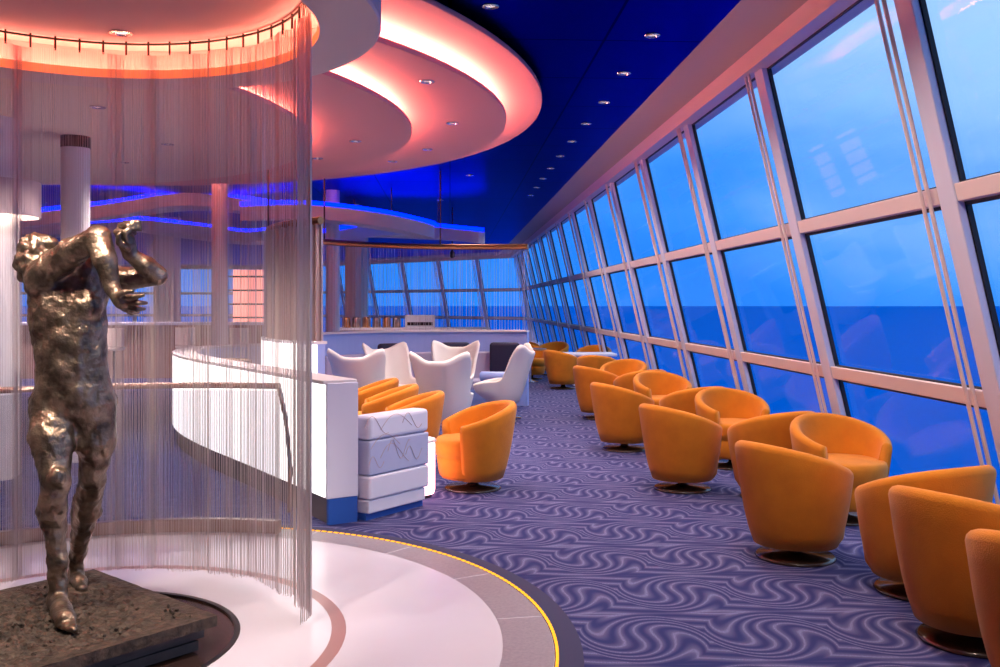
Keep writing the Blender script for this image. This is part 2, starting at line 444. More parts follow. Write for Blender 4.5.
for y in (6.1, 4.9, 3.7, 2.5): downlight(1.61, y, 3.75, 'small round recessed downlight, one of the straight row along the window soffit', 'row of downlights beside the soffit', (125, (1.0, .78, .66), 125))
downlight(.29, 6.68, 3.75, 'largest downlight in the dark blue ceiling, nearest the pink disc edge', 'downlights in the blue ceiling')
downlight(-.2, 19.08, 3.75, 'far downlight in the blue ceiling just beyond the pink discs', 'downlights in the blue ceiling')
downlight(.33, 15.4, 3.75, 'downlight in the blue ceiling beside the far rim of the pink discs', 'downlights in the blue ceiling', (110, (1, .80, .76), 100))
downlight(.35, 10.2, 3.75, 'faint downlight in the blue ceiling right of the outermost disc', 'downlights in the blue ceiling', (110, (1, .80, .76), 100))
for (x, y), lb in zip([(-2.84, 7.67), (-2.80, 9.40), (-3.65, 10.62)], ('nearest and leftmost downlight in the ceiling above the statue', 'rightmost downlight in the ceiling behind the curtain', 'farthest downlight in the ceiling behind the curtain')):
    downlight(x, y, DZ['E'], lb, 'downlights in the lowest disc', (170, (1, .82, .76), 120))
for (x, y), lb in zip([(-.98, 9.70), (-1.53, 10.86)], ('nearer of two downlights in the third pink disc', 'farther of two downlights in the third pink disc, beside the curtain edge')):
    downlight(x, y, DZ['B'], lb, 'downlights in the third disc', (105, (1, .80, .74), 100))
for (x, y), lb in zip([(-.19, 7.75), (.02, 9.51), (-.27, 11.12), (-.74, 12.07)], ('nearest downlight in the second pink disc', 'second downlight in the second pink disc, near its right rim', 'third downlight in the second pink disc', 'farthest downlight in the second pink disc')):
    downlight(x, y, DZ['C'], lb, 'downlights in the second disc', (105, (1, .80, .74), 100))
o = downlight(-1.87, 5.40, 3.15, 'single downlight inside the glowing canopy recess above the statue', 'canopy downlights')
# unseen canopy spots nearer the viewer, above the picture, added to light the bronze
for i, (x, y, en) in enumerate(((-1.32, 3.42, 230), (-2.55, 3.72, 165))):
    o = downlight(x, y, 3.15, 'added unseen downlight in the near half of the canopy recess', 'canopy downlights')
    s = light('spot', 'SPOT', (0, 0, -.03), en, (1, .84, .70), o, spot_size=R(70), spot_blend=.5, shadow_soft_size=.05)
    d = Vector((SC[0]-x, SC[1]-y, 1.2-3.12)); s.rotation_euler = d.to_track_quat('-Z', 'Y').to_euler()

# ------------------------------------------------------------------ the bronze statue
PRIMS = [
#torso
  ('e',(-0.024, 0.02, 1.401),(0.18, 0.12, 0.225),0.05),
  ('e',(0.005, 0.01, 1.195),(0.163, 0.11, 0.21),0.09),
  ('e',(0.01, 0.02, 1.002),(0.18, 0.118, 0.16),0.09),
  ('e',(0.087, 0.02, 1.536),(0.092, 0.09, 0.115),0.05),
  ('e',(0.091, 0.0, 1.612),(0.08, 0.085, 0.075),0.05),
  ('e',(-0.101, 0.01, 1.531),(0.1, 0.095, 0.1),0.04),
  ('e',(-0.072, -0.05, 1.43),(0.075, 0.045, 0.06),0.05),
  ('e',(0.099, -0.05, 1.43),(0.075, 0.045, 0.06),0.05),
  ('e',(0.037, -0.06, 1.223),(0.075, 0.035, 0.12),0.06),
  ('e',(0.037, -0.05, 0.976),(0.06, 0.045, 0.06),0.05),
  ('e',(-0.144, 0.12, 0.958),(0.1, 0.09, 0.1),0.04),
  ('e',(0.067, 0.12, 0.958),(0.1, 0.09, 0.1),0.04),
#neck head
  ('c',(-0.038, 0.02, 1.594),0.062,(-0.129, 0.01, 1.641),0.058,0.03),
  ('e',(-0.178, 0.05, 1.653),(0.098, 0.105, 0.125),0.03),
  ('e',(-0.206, 0.01, 1.718),(0.027, 0.027, 0.024),0.03),
  ('e',(-0.144, 0.0, 1.746),(0.030600000000000002, 0.030600000000000002, 0.027200000000000002),0.03),
  ('e',(-0.096, 0.02, 1.733),(0.027, 0.027, 0.024),0.03),
  ('e',(-0.23, 0.01, 1.641),(0.027, 0.027, 0.024),0.03),
  ('e',(-0.086, 0.08, 1.722),(0.027, 0.027, 0.024),0.03),
  ('e',(-0.226, 0.02, 1.565),(0.0252, 0.0252, 0.022400000000000003),0.03),
  ('e',(-0.12, 0.07, 1.644),(0.05, 0.06, 0.075),0.02),
  ('c',(-0.115, 0.11, 1.646),0.016,(-0.105, 0.12, 1.617),0.018,0.012),
#right arm (viewer left)
  ('e',(-0.114, -0.04, 1.554),(0.085, 0.078, 0.08),0.035),
  ('c',(-0.085, -0.08, 1.585),0.07,(0.074, -0.14, 1.681),0.062,0.03),
  ('c',(0.074, -0.14, 1.681),0.062,(0.212, -0.18, 1.743),0.054,0.02),
  ('c',(0.212, -0.18, 1.747),0.056,(0.257, -0.21, 1.64),0.052,0.015),
  ('c',(0.257, -0.21, 1.64),0.052,(0.297, -0.23, 1.512),0.034,0.015),
  ('c',(0.297, -0.23, 1.512),0.033,(0.346, -0.24, 1.449),0.036,0.012),
  ('c',(0.359, -0.25, 1.467),0.014,(0.421, -0.28, 1.471),0.012,0.008),
  ('c',(0.421, -0.28, 1.471),0.012,(0.461, -0.28, 1.48),0.009,0.004),
  ('c',(0.364, -0.24, 1.449),0.014,(0.43, -0.27, 1.444),0.012,0.008),
  ('c',(0.43, -0.27, 1.444),0.012,(0.463, -0.25, 1.444),0.009,0.004),
  ('c',(0.36, -0.23, 1.43),0.014,(0.414, -0.24, 1.417),0.012,0.008),
  ('c',(0.414, -0.24, 1.417),0.012,(0.439, -0.21, 1.417),0.009,0.004),
  ('c',(0.343, -0.22, 1.421),0.014,(0.38, -0.21, 1.399),0.012,0.008),
  ('c',(0.38, -0.21, 1.399),0.012,(0.4, -0.18, 1.403),0.009,0.004),
  ('c',(0.332, -0.26, 1.476),0.014,(0.38, -0.3, 1.493),0.012,0.008),
  ('c',(0.38, -0.3, 1.493),0.012,(0.428, -0.32, 1.497),0.009,0.004),
#left arm
  ('c',(0.112, 0.05, 1.58),0.068,(0.258, 0.05, 1.561),0.052,0.03),
  ('c',(0.258, 0.05, 1.561),0.054,(0.413, 0.01, 1.574),0.046,0.02),
  ('c',(0.417, 0.01, 1.579),0.046,(0.375, -0.03, 1.62),0.046,0.015),
  ('c',(0.375, -0.03, 1.62),0.046,(0.315, -0.07, 1.675),0.032,0.015),
  ('c',(0.315, -0.07, 1.675),0.034,(0.304, -0.09, 1.74),0.042,0.012),
  ('c',(0.281, -0.09, 1.73),0.015,(0.278, -0.13, 1.774),0.014,0.006),
  ('c',(0.278, -0.13, 1.774),0.014,(0.334, -0.175, 1.775),0.012,0.004),
  ('c',(0.334, -0.175, 1.775),0.012,(0.343, -0.175, 1.738),0.011,0.004),
  ('c',(0.29, -0.078, 1.759),0.015,(0.287, -0.118, 1.803),0.014,0.006),
  ('c',(0.287, -0.118, 1.803),0.014,(0.343, -0.163, 1.804),0.012,0.004),
  ('c',(0.343, -0.163, 1.804),0.012,(0.352, -0.163, 1.767),0.011,0.004),
  ('c',(0.309, -0.066, 1.774),0.015,(0.306, -0.106, 1.818),0.014,0.006),
  ('c',(0.306, -0.106, 1.818),0.014,(0.361, -0.151, 1.819),0.012,0.004),
  ('c',(0.361, -0.151, 1.819),0.012,(0.37, -0.151, 1.782),0.011,0.004),
  ('c',(0.327, -0.054, 1.775),0.015,(0.324, -0.094, 1.819),0.014,0.006),
  ('c',(0.324, -0.094, 1.819),0.014,(0.379, -0.139, 1.82),0.012,0.004),
  ('c',(0.379, -0.139, 1.82),0.012,(0.389, -0.139, 1.783),0.011,0.004),
  ('c',(0.326, -0.12, 1.7),0.016,(0.3, -0.16, 1.721),0.014,0.008),
  ('c',(0.3, -0.16, 1.721),0.014,(0.308, -0.18, 1.761),0.011,0.004),
#front leg
  ('c',(-0.086, 0.01, 0.955),0.102,(-0.053, -0.06, 0.798),0.094,0.03),
  ('c',(-0.053, -0.06, 0.798),0.094,(-0.005, -0.13, 0.622),0.062,0.03),
  ('c',(-0.005, -0.13, 0.622),0.062,(-0.033, -0.11, 0.469),0.062,0.02),
  ('c',(-0.043, -0.09, 0.465),0.062,(-0.015, -0.09, 0.24),0.04,0.02),
  ('c',(-0.015, -0.09, 0.24),0.041,(-0.019, -0.08, 0.077),0.042,0.02),
  ('e',(0.024, -0.18, 0.641),(0.04, 0.03, 0.045),0.02),
  ('c',(-0.034, -0.06, 0.047),0.046,(0.07, -0.23, 0.046),0.042,0.02),
  ('c',(0.066, -0.23, 0.051),0.044,(0.135, -0.33, 0.04),0.044,0.02),
  ('c',(0.109, -0.32, 0.041),0.017,(0.105, -0.35, 0.029),0.011,0.012),
  ('c',(0.118, -0.32, 0.041),0.017,(0.132, -0.375, 0.026),0.011,0.012),
  ('c',(0.127, -0.32, 0.041),0.017,(0.159, -0.395, 0.027),0.012,0.012),
  ('c',(0.138, -0.32, 0.041),0.017,(0.183, -0.405, 0.026),0.0125,0.012),
  ('c',(0.152, -0.32, 0.041),0.017,(0.209, -0.41, 0.025),0.016,0.012),
#back leg
  ('c',(0.102, 0.04, 0.952),0.1,(0.103, 0.05, 0.782),0.088,0.03),
  ('c',(0.103, 0.05, 0.782),0.088,(0.07, 0.08, 0.592),0.06,0.03),
  ('c',(0.07, 0.08, 0.592),0.06,(0.001, 0.18, 0.424),0.064,0.02),
  ('c',(-0.003, 0.19, 0.422),0.062,(-0.117, 0.33, 0.145),0.038,0.02),
  ('c',(-0.117, 0.33, 0.145),0.038,(-0.145, 0.38, 0.038),0.038,0.02),
  ('c',(-0.163, 0.41, 0.019),0.04,(-0.074, 0.27, 0.029),0.036,0.02),
  ('c',(-0.074, 0.27, 0.019),0.034,(-0.032, 0.2, 0.015),0.026,0.015),
  ('e',(0.092, 0.03, 0.611),(0.04, 0.03, 0.045),0.02),
  ('e',(-0.065, 0.25, 0.389),(0.045, 0.055, 0.1),0.02),
  ('e',(-0.076, -0.04, 0.453),(0.05, 0.05, 0.1),0.02),
]
def sdf_mesh(prims, h=.0085):
    lo = np.array([-.36, -.48, -.04]); hi = np.array([.55, .50, 1.90])
    nx, ny, nz = [int(v) for v in np.ceil((hi-lo)/h)]
    F = np.full((nx, ny, nz), 1.0, np.float32)
    ax = [lo[i]+h*np.arange(n) for i, n in enumerate((nx, ny, nz))]
    for p in prims:
        if p[0] == 'c': _, a, ra, b, rb, k = p; bl = np.minimum(np.array(a)-ra, np.array(b)-rb); bh = np.maximum(np.array(a)+ra, np.array(b)+rb)
        else: _, c, r, k = p; bl = np.array(c)-r; bh = np.array(c)+r
        pad = k+.03; i0 = np.maximum(((bl-pad-lo)/h).astype(int), 0); i1 = np.minimum(((bh+pad-lo)/h).astype(int)+2, (nx, ny, nz))
        X = ax[0][i0[0]:i1[0], None, None]; Y = ax[1][None, i0[1]:i1[1], None]; Z = ax[2][None, None, i0[2]:i1[2]]
        if p[0] == 'c':
            a = np.array(a); d = np.array(b)-a; L2 = d@d
            t = np.clip(((X-a[0])*d[0]+(Y-a[1])*d[1]+(Z-a[2])*d[2])/L2, 0, 1)
            D = np.sqrt((X-a[0]-t*d[0])**2+(Y-a[1]-t*d[1])**2+(Z-a[2]-t*d[2])**2)-(ra+(rb-ra)*t)
        else:
            q = np.sqrt(((X-c[0])/r[0])**2+((Y-c[1])/r[1])**2+((Z-c[2])/r[2])**2)
            q2 = np.sqrt(((X-c[0])/r[0]**2)**2+((Y-c[1])/r[1]**2)**2+((Z-c[2])/r[2]**2)**2)+1e-6
            D = q*(q-1)/q2
        S = F[i0[0]:i1[0], i0[1]:i1[1], i0[2]:i1[2]]
        hh = np.maximum(k-np.abs(S-D), 0)/k
        F[i0[0]:i1[0], i0[1]:i1[1], i0[2]:i1[2]] = np.minimum(S, D)-hh*hh*k*.25
    # surface nets
    ins = F < 0
    cs = np.zeros((nx-1, ny-1, nz-1), np.int8)
    corners = [(i, j, k) for i in (0, 1) for j in (0, 1) for k in (0, 1)]
    for i, j, k in corners: cs += ins[i:nx-1+i, j:ny-1+j, k:nz-1+k]
    act = (cs > 0) & (cs < 8); idx = np.full(act.shape, -1, np.int32); cells = np.argwhere(act); idx[act] = np.arange(len(cells))
    acc = np.zeros((len(cells), 3)); cnt = np.zeros(len(cells))
    for a_ in range(8):
        for b_ in range(a_+1, 8):
            A, B = corners[a_], corners[b_]
            if sum(abs(A[q]-B[q]) for q in range(3)) != 1: continue
            fa = F[cells[:, 0]+A[0], cells[:, 1]+A[1], cells[:, 2]+A[2]]; fb = F[cells[:, 0]+B[0], cells[:, 1]+B[1], cells[:, 2]+B[2]]
            mk = (fa < 0) != (fb < 0); t = np.where(mk, fa/(fa-fb+1e-12), 0)
            acc += mk[:, None]*(np.array(A)+t[:, None]*(np.array(B)-np.array(A))); cnt += mk
    V = lo+h*(cells+acc/cnt[:, None]); faces = []
    for axn in range(3):
        u, v = (axn+1) % 3, (axn+2) % 3
        sl0 = [slice(1, -1)]*3; sl1 = [slice(1, -1)]*3
        sl0[axn] = slice(0, -1); sl1[axn] = slice(1, None)
        a = ins[tuple(sl0)]; b = ins[tuple(sl1)]
        E = np.argwhere(a != b); s = a[a != b]
        base = E.copy(); base[:, u] += 1; base[:, v] += 1
        def cell(du, dv):
            q = base.copy(); q[:, u] -= du; q[:, v] -= dv; return idx[q[:, 0], q[:, 1], q[:, 2]]
        Q = np.stack([cell(1, 1), cell(0, 1), cell(0, 0), cell(1, 0)], 1)
        Q[~s] = Q[~s][:, ::-1]; faces.append(Q)
    return V, np.concatenate(faces)
V, Fq = sdf_mesh(PRIMS)
me = bpy.data.meshes.new('figure'); me.from_pydata(V.tolist(), [], Fq.tolist()); me.update()
nrm = [v.normal.copy() for v in me.vertices]
for v, n in zip(me.vertices, nrm):                 # the sculptor's thumb marks
    p = v.co
    hand = p.x > .16 or (p.z > 1.66 and p.x > .05)
    am = .25 if hand or p.z < .09 else 1.0
    q = noise.noise(p*13)*.010+noise.noise(Vector((p.x*30, p.y*30, p.z*20))+Vector((5, 1, 2)))*.0075+noise.noise(p*60)*.0025
    if p.x < -.10 and p.z > 1.60 and p.y > -.06: q += noise.noise(p*24)*.018+noise.noise(p*48)*.008    # hair locks
    v.co = p+n*q*am
for p in me.polygons: p.use_smooth = True
me.materials.append(M['bronze'])
st = empty('bronze_statue', (-1.816, 4.554, 0), -YAW)
tag(st, 'bronze statue of a striding nude man, arms raised across his face, on layered dark slabs', 'statue')
fg = bpy.data.objects.new('figure', me); C.objects.link(fg); fg.parent = st; fg.location = (0, 0, .165)
# slabs: square base turned to the viewer, its top rough like trodden earth
rot = YAW+math.atan2(-.80, .86)
def slab(s, z0, z1, dx, dy, da, nm, m, rough=0):
    mb = MB(); n = 96 if rough else 6
    top = [[None]*(n+1) for _ in range(n+1)]; half = s/2
    c = Vector((-.075+dx, -.22+dy, 0)); ca, sa = math.cos(rot+da), math.sin(rot+da)
    def P(u, v, z):
        if rough and (u in (-1, 1) or v in (-1, 1)):
            j = noise.noise(Vector((u*7, v*7, z*9)))*.008; u *= 1+j; v *= 1-j
        return (c.x+ca*u*half-sa*v*half, c.y+sa*u*half+ca*v*half, z)
    g = []
    for i in range(n+1):
        rw = []
        for k in range(n+1):
            u, v = -1+2*i/n, -1+2*k/n; z = z1
            if rough:
                ed = min(1, 6*(1-max(abs(u), abs(v))))
                z += ed*(.012*noise.noise(Vector((u*3, v*3, 1)))+.012*noise.noise(Vector((u*9, v*9, 4)))+.010*noise.noise(Vector((u*17, v*17, 7)))+.022*max(0, noise.noise(Vector((u*26, v*26, 2))))*(1.3-max(abs(u), abs(v)))+.014*noise.noise(Vector((u*40, v*40, 9)))*(1.2-max(abs(u), abs(v))))
            rw.append(mb.bm.verts.new(P(u, v, z)))
        g.append(rw)
    for i in range(n):
        for k in range(n): mb.bm.faces.new((g[i][k], g[i+1][k], g[i+1][k+1], g[i][k+1]))
    rim = [g[i][0] for i in range(n)]+[g[n][k] for k in range(n)]+[g[n-i][n] for i in range(n)]+[g[0][n-k] for k in range(n)]
    bot = []
    for i in range(n): bot.append(P(-1+2*i/n, -1, z0))
    for k in range(n): bot.append(P(1, -1+2*k/n, z0))
    for i in range(n): bot.append(P(1-2*i/n, 1, z0))
    for k in range(n): bot.append(P(-1, 1-2*k/n, z0))
    bv = [mb.bm.verts.new(p) for p in bot]; L = len(rim)
    for i in range(L): mb.bm.faces.new((rim[i], rim[(i+1) % L], bv[(i+1) % L], bv[i]))
    mb.bm.faces.new(bv[::-1])
    return mb.build(nm, m, st)
slab(1.17, .115, .165, 0, 0, 0, 'ground_slab', M['earth'], 1)
slab(1.07, .062, .112, .01, .0, .015, 'base_slab', M['slab'])
slab(1.06, .015, .058, .0, -.01, -.02, 'base_slab', M['slab'])
mb = MB(); rr = random.Random(3)
for i in range(150):                              # crumbs of clay cast with the ground
    u, v = rr.uniform(-.9, .9), rr.uniform(-.9, .9); s = rr.uniform(.006, .015)
    c = Vector((-.075, -.22, .168)); ca, sa = math.cos(rot), math.sin(rot)
    mt = Matrix.Translation(c+Vector((ca*u*.57-sa*v*.57, sa*u*.57+ca*v*.57, 0))) @ Matrix.Rotation(rr.uniform(0, 6), 4, Vector((rr.random(), rr.random(), 1)))
    bmesh.ops.create_icosphere(mb.bm, subdivisions=1, radius=s, matrix=mt @ Matrix.Diagonal((1, rr.uniform(.6, 1), .6, 1)))
o = mb.build('clay_crumbs', M['earth'], st); o['kind'] = 'stuff'

# ------------------------------------------------------------------ chain curtain on its curved rail round the statue
cu = empty('chain_curtain', (SC[0], SC[1], 0))
tag(cu, 'tall sheer metal chain curtain hanging in an arc behind the bronze statue', 'curtain')
A0, A1 = R(7), R(205)
def strands(name, parent, items, material, n=3):     # items: (x, y, z0, z1, radius)
    vs = []; fs = []
    for x, y, z0, z1, r in items:
        b = len(vs); a = random.uniform(0, 6)
        for z in (z0, z1):
            for k in range(n): vs.append((x+r*math.cos(a+2*PI*k/n), y+r*math.sin(a+2*PI*k/n), z))
        for k in range(n): fs.append((b+k, b+(k+1) % n, b+n+(k+1) % n, b+n+k))
    me = bpy.data.meshes.new(name); me.from_pydata(vs, [], fs); me.update(); me.materials.append(material)
    o = bpy.data.objects.new(name, me); C.objects.link(o); o.parent = parent; o['kind'] = 'stuff'; return o
M['chain'] = mat('chain_mail', (.64, .54, .53), .42, .55)
M['chain_copper'] = mat('chain_drape', (.60, .46, .42), .4, .5)
M['chain_light'] = mat('chain_light', (.66, .55, .55), .4, .5)
it = []; a = A0
while a < A1:
    ph = 26*a+2.2*math.sin(5*a)+1.3*math.sin(11*a+1)
    r = 1.135+.030*math.sin(ph)+random.uniform(-.004, .004)
    it.append((r*math.cos(a), r*math.sin(a), .045+random.uniform(-.008, .008), 3.075, .0014))
    a += .0056*(1+.55*math.cos(ph+.6))*(.55 if a < A0+R(7) else 1)*random.uniform(.8, 1.2)
strands('chain_strands', cu, it, M['chain'])
MB().tube([(*p, 3.135) for p in arc(0, 0, 1.135, A0-.02, A1, 60)], .007, 8).build('curtain_rail', M['dark_metal'], cu)
for k in range(31):
    a = A0+.05+(A1-A0-.08)*k/30
    MB().tube([(1.135*math.cos(a), 1.135*math.sin(a), 3.07), (1.135*math.cos(a), 1.135*math.sin(a), 3.15)], .0065, 6).build('rail_bracket', M['dark_metal'], cu)

# ------------------------------------------------------------------ glass balustrade along the far edge of the stage
bl = empty('glass_balustrade', (SC[0], SC[1], 0))
tag(bl, 'curved glass balustrade with thin bronze handrail behind the chain curtain', 'balustrade')
a0, a1 = R(73), R(170)
aa = arc(0, 0, 2.2, a0, a1, 60)
MB().tube([(*p, 1.035) for p in aa], .022, 10).build('handrail', M['rail_metal'], bl)
MB().strip(aa, -.006, .006, .10, 1.0).build('glass_panel', M['clear_glass'], bl)
MB().strip(aa, -.03, .03, .012, .10).build('base_channel', M['rail_metal'], bl)
p0 = Vector((*aa[0], 0)); tng = Vector((-math.sin(a0), math.cos(a0), 0))
MB().tube([p0+Vector((0, 0, 1.02)), p0-tng*.05+Vector((0, 0, .8)), p0-tng*.085+Vector((0, 0, .45)), p0-tng*.07+Vector((0, 0, .16))], .016, 8).build('end_post', M['rail_metal'], bl)
# ------------------------------------------------------------------ low white glowing partition
M['plinth_grey'] = mat('plinth_grey', (.16, .13, .14), .6)
def vpath(pts, n=10): return [(p.x, p.y) for p in smooth_path([Vector((x, y, 0)) for x, y in pts], n)]
pp = vpath([(-.895, 6.83), (-1.73, 8.23), (-2.45, 9.42), (-3.0, 10.5), (-3.33, 11.5), (-3.38, 12.4), (-3.05, 13.2), (-2.5, 13.6)], 12)
pt = empty('partition', (pp[0][0], pp[0][1], 0))
tag(pt, 'low curved white backlit partition wall sweeping away behind the chain curtain', 'partition wall')
loc = [(x-pp[0][0], y-pp[0][1]) for x, y in pp]
MB().strip(loc, -.21, .0, .19, 1.02).build('core', M['lilac'], pt)
MB().strip(loc, -.24, .03, 1.02, 1.05).build('cap', M['white_paint'], pt, bevel=.006)
MB().strip(loc, -.19, -.02, 0, .19).build('plinth', M['plinth_grey'], pt)
seg = 12
for i in range(0, len(loc)-1, seg):
    q = loc[i:i+seg+1]
    # shorten each panel a touch so the joints show
    a, b = Vector(q[0]), Vector(q[1]); q[0] = tuple(a+(b-a)*.06)
    a, b = Vector(q[-1]), Vector(q[-2]); q[-1] = tuple(a+(b-a)*.06)
    MB().strip(q, .004, .022, .20, 1.015).build('lit_panel', M['glow_white'], pt)
d0 = (Vector(loc[1])-Vector(loc[0])).normalized(); ang0 = math.atan2(d0.y, d0.x)
mt = Matrix.Rotation(ang0, 4, 'Z')
MB().box(-.03, .0, -.235, .012, .19, 1.03, mt).build('end_panel', M['lilac'], pt, bevel=.004)
MB().box(-.028, .004, -.23, .0, 0, .188, mt).build('end_plinth', M['blue_plinth'], pt)
# bent grab rail at the far end
gr = empty('grab_rail', (-2.05, 9.75, 0))
tag(gr, 'short bent metal grab rail ending above the white partition', 'handrail')
MB().tube([(-.38, .1, 1.03), (-.06, .02, 1.03), (-.015, .01, 1.02), (0, 0, .98), (0, 0, .0)], .018, 8).build('rail', M['rail_metal'], gr)
MB().tube([(-.36, .1, 1.03), (-.36, .1, 0)], .016, 8).build('post', M['rail_metal'], gr)

# ------------------------------------------------------------------ banquette end beside the partition
ban = empty('banquette', (-.43, 7.13, 0), math.atan2(7.39-6.87, -.25+.67))
tag(ban, 'blocky lilac banquette with patterned bands against the end of the white partition', 'banquette')
bw = .32
MB().box(-bw+.05, bw+.055, .03, .15, 0, .05).build('plinth', M['blue_plinth'], ban)
MB().box(-bw+.05, bw+.055, .0, .16, .05, .15).build('seat_base', M['lilac'], ban, bevel=.012)
MB().box(-bw+.045, bw+.085, -.015, .16, .153, .33).build('seat_cushion', M['lilac'], ban, bevel=.02)
MB().box(-bw+.045, bw+.085, -.012, .16, .334, .59).build('patterned_band', M['grey_lilac'], ban, bevel=.015)
MB().box(-bw+.045, bw+.085, -.012, .16, .594, .775).build('top_cushion', M['lilac'], ban, bevel=.03)
mb = MB(); rr = random.Random(5)
def curl(x, z, s, f):
    z -= .105
    mb.tube([(x+s*(t-.5)*1.6, -.0135, z+s*math.sin(t*PI*f)*.55*(1-.3*t)) for t in np.linspace(0, 1, 14)], .0022, 5)
for x, z, s, f in ((-.2, .80, .16, 1.6), (.02, .77, .22, 1), (.2, .80, .14, 1.8), (-.2, .53, .10, 2), (0, .56, .2, 1.3), (.22, .55, .12, 2.2), (.05, .60, .16, 2.6), (-.1, .64, .2, 1)):
    curl(x, z, s, f)
mb.build('embroidery', M['cushion_pink'], ban)

gt = empty('glowing_table', (-.27, 7.80, 0))
tag(gt, 'small white drum table glowing pink from inside between banquette and orange chair', 'table')
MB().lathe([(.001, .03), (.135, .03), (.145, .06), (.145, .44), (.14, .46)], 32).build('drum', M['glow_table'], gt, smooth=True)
MB().lathe([(.001, .485), (.15, .485), (.155, .478), (.155, .462), (.145, .46)], 32).build('table_top', M['white_paint'], gt)
MB().lathe([(.001, 0), (.12, 0), (.12, .03)], 32).build('foot', M['dark_base'], gt)

# ------------------------------------------------------------------ orange swivel tub chairs
def sstep(a, b, x):
    t = max(0, min(1, (x-a)/(b-a))); return t*t*(3-2*t)
def make_tub():
    root = empty('tub_chair')
    LOOPS = []
    for phd in np.linspace(-128, 128, 49):
        a = R(phd); H = .645+.11*math.cos(a); th = .080
        ends = sstep(128, 112, abs(phd)); 
        def rad(z): return .287+.108*((z-.10)/.64)
        prof = []
        for t in np.linspace(0, 1, 7): z = .10+(H-.045-.10)*t; prof.append((rad(z)+.006*math.sin(PI*t)-.02*(1-t)**6, z))
        ro = rad(H-.04); 
        for q in np.linspace(0, PI, 7)[1:-1]: prof.append((ro-th/2+th/2*math.cos(q), H-.045+.045*math.sin(q)))
        for t in np.linspace(1, 0, 6): z = .14+(H-.045-.14)*t; prof.append((rad(z)-th-.02*(1-t), z))
        prof.append((.18, .10))
        # facing +y: the back of the chair is at -y
        k = .94+.06*math.cos(2*a)
        LOOPS.append([(r*math.sin(a)*(1.0), -r*math.cos(a)*k, z) for r, z in prof])
    MB().loops(LOOPS, True, True).build('shell', M['orange_fabric'], root, smooth=True)
    # seat cushion: rounded D that fills the shell and comes to its front
    out = []
    for k in range(40):
        a = 2*PI*k/40; x, y = math.sin(a), math.cos(a)
        out.append((.285*x*(1.0 if y < 0 else 1+.06*math.sin(PI*y)), .265*y if y < 0 else .345*(abs(y)**.75)))
    prof = [(.11, .80), (.14, .86), (.28, .92), (.295, .90), (.305, .94), (.41, .97), (.44, .94), (.452, .88), (.456, .6), (.458, .02)]
    MB().loops([[(x*s, y*s, z) for x, y in out] for z, s in prof], True, True).build('seat', M['orange_fabric'], root, smooth=True)
    MB().lathe([(.001, 0), (.245, 0), (.25, .008), (.235, .022), (.06, .035), (.045, .05), (.045, .105), (.001, .105)], 36).build('swivel_base', M['dark_base'], root, smooth=True)
    return root
tub = make_tub(); first = [True]
def put_tub(x, y, face, label, group):
    o = tub if first[0] else copy_tree(tub); first[0] = False
    o.location = (x, y, 0); o.rotation_euler = (0, 0, R(face)); tag(o, label, 'chair', group); return o
G = 'orange tub chairs along the windows'
G2 = 'orange tub chairs behind the banquette'
put_tub(2.19, 5.80, -64, 'orange tub chair in the nearest fully visible place on the aisle, its whole back showing', G)
put_tub(2.49, 4.31, -62, 'orange tub chair second from the right edge, showing its tall back and dark foot', G)
put_tub(2.42, 3.50, -50, 'orange tub chair cut off by the right edge, nearest the viewer', G)
put_tub(2.63, 5.07, 20, 'orange tub chair behind the second from the right edge, its level rim against the window', G)
put_tub(2.93, 6.82, 190, 'orange tub chair with its open hollow facing the viewer, nearest one against the glass', G)
put_tub(2.66, 7.60, 22, 'orange tub chair with its back to the viewer, behind the nearest open-faced chair', G)
put_tub(2.02, 8.00, -66, 'orange tub chair on the aisle, second fully visible back from the near end', G)
put_tub(2.80, 9.08, 190, 'orange tub chair with its hollow facing the viewer, second along the glass', G)
put_tub(2.60, 9.87, 22, 'orange tub chair showing only its curved rim behind the second open-faced chair', G)
put_tub(1.93, 10.22, -68, 'orange tub chair on the aisle, third fully visible back from the near end', G)
put_tub(2.66, 11.5, 190, 'orange tub chair with its hollow facing the viewer, third along the glass', G)
put_tub(2.55, 12.4, 22, 'orange tub chair showing only its curved rim behind the third open-faced chair', G)
put_tub(2.11, 13.05, -62, 'orange tub chair on the aisle, fourth back from the near end', G)
put_tub(2.66, 14.2, 150, 'small distant orange tub chair with its hollow facing the viewer, fourth along the glass', G)
put_tub(2.55, 15.9, -25, 'small distant orange chair rim between the fourth open-faced chair and the farthest aisle chair', G)
put_tub(2.16, 17.7, -60, 'orange tub chair on the aisle farthest from the viewer, beside a white low table', G)
put_tub(3.0, 19.3, 160, 'tiny far orange chair at the foot of the glass behind the farthest aisle chair', G)
put_tub(1.75, 20.0, -150, 'far orange tub chair just right of the pale blue wall end, front of its group', 'far orange chairs by the pod wall')
put_tub(2.35, 21.2, 150, 'far orange tub chair at the back right of the group beyond the pale blue wall', 'far orange chairs by the pod wall')
put_tub(1.75, 21.6, 190, 'far orange tub chair at the back left of the group beyond the pale blue wall', 'far orange chairs by the pod wall')
put_tub(.20, 8.12, 106, 'orange tub chair standing alone beside the glowing table, its hollow open to the left', G2)
put_tub(-.44, 9.15, 92, 'orange tub chair whose rounded rim shows just above the banquette, nearest of three', G2)
put_tub(-.72, 9.97, 92, 'orange tub chair rim above the banquette, middle of the three behind it', G2)
put_tub(-.98, 10.82, 92, 'orange tub chair rim above the banquette, farthest of the three behind it', G2)

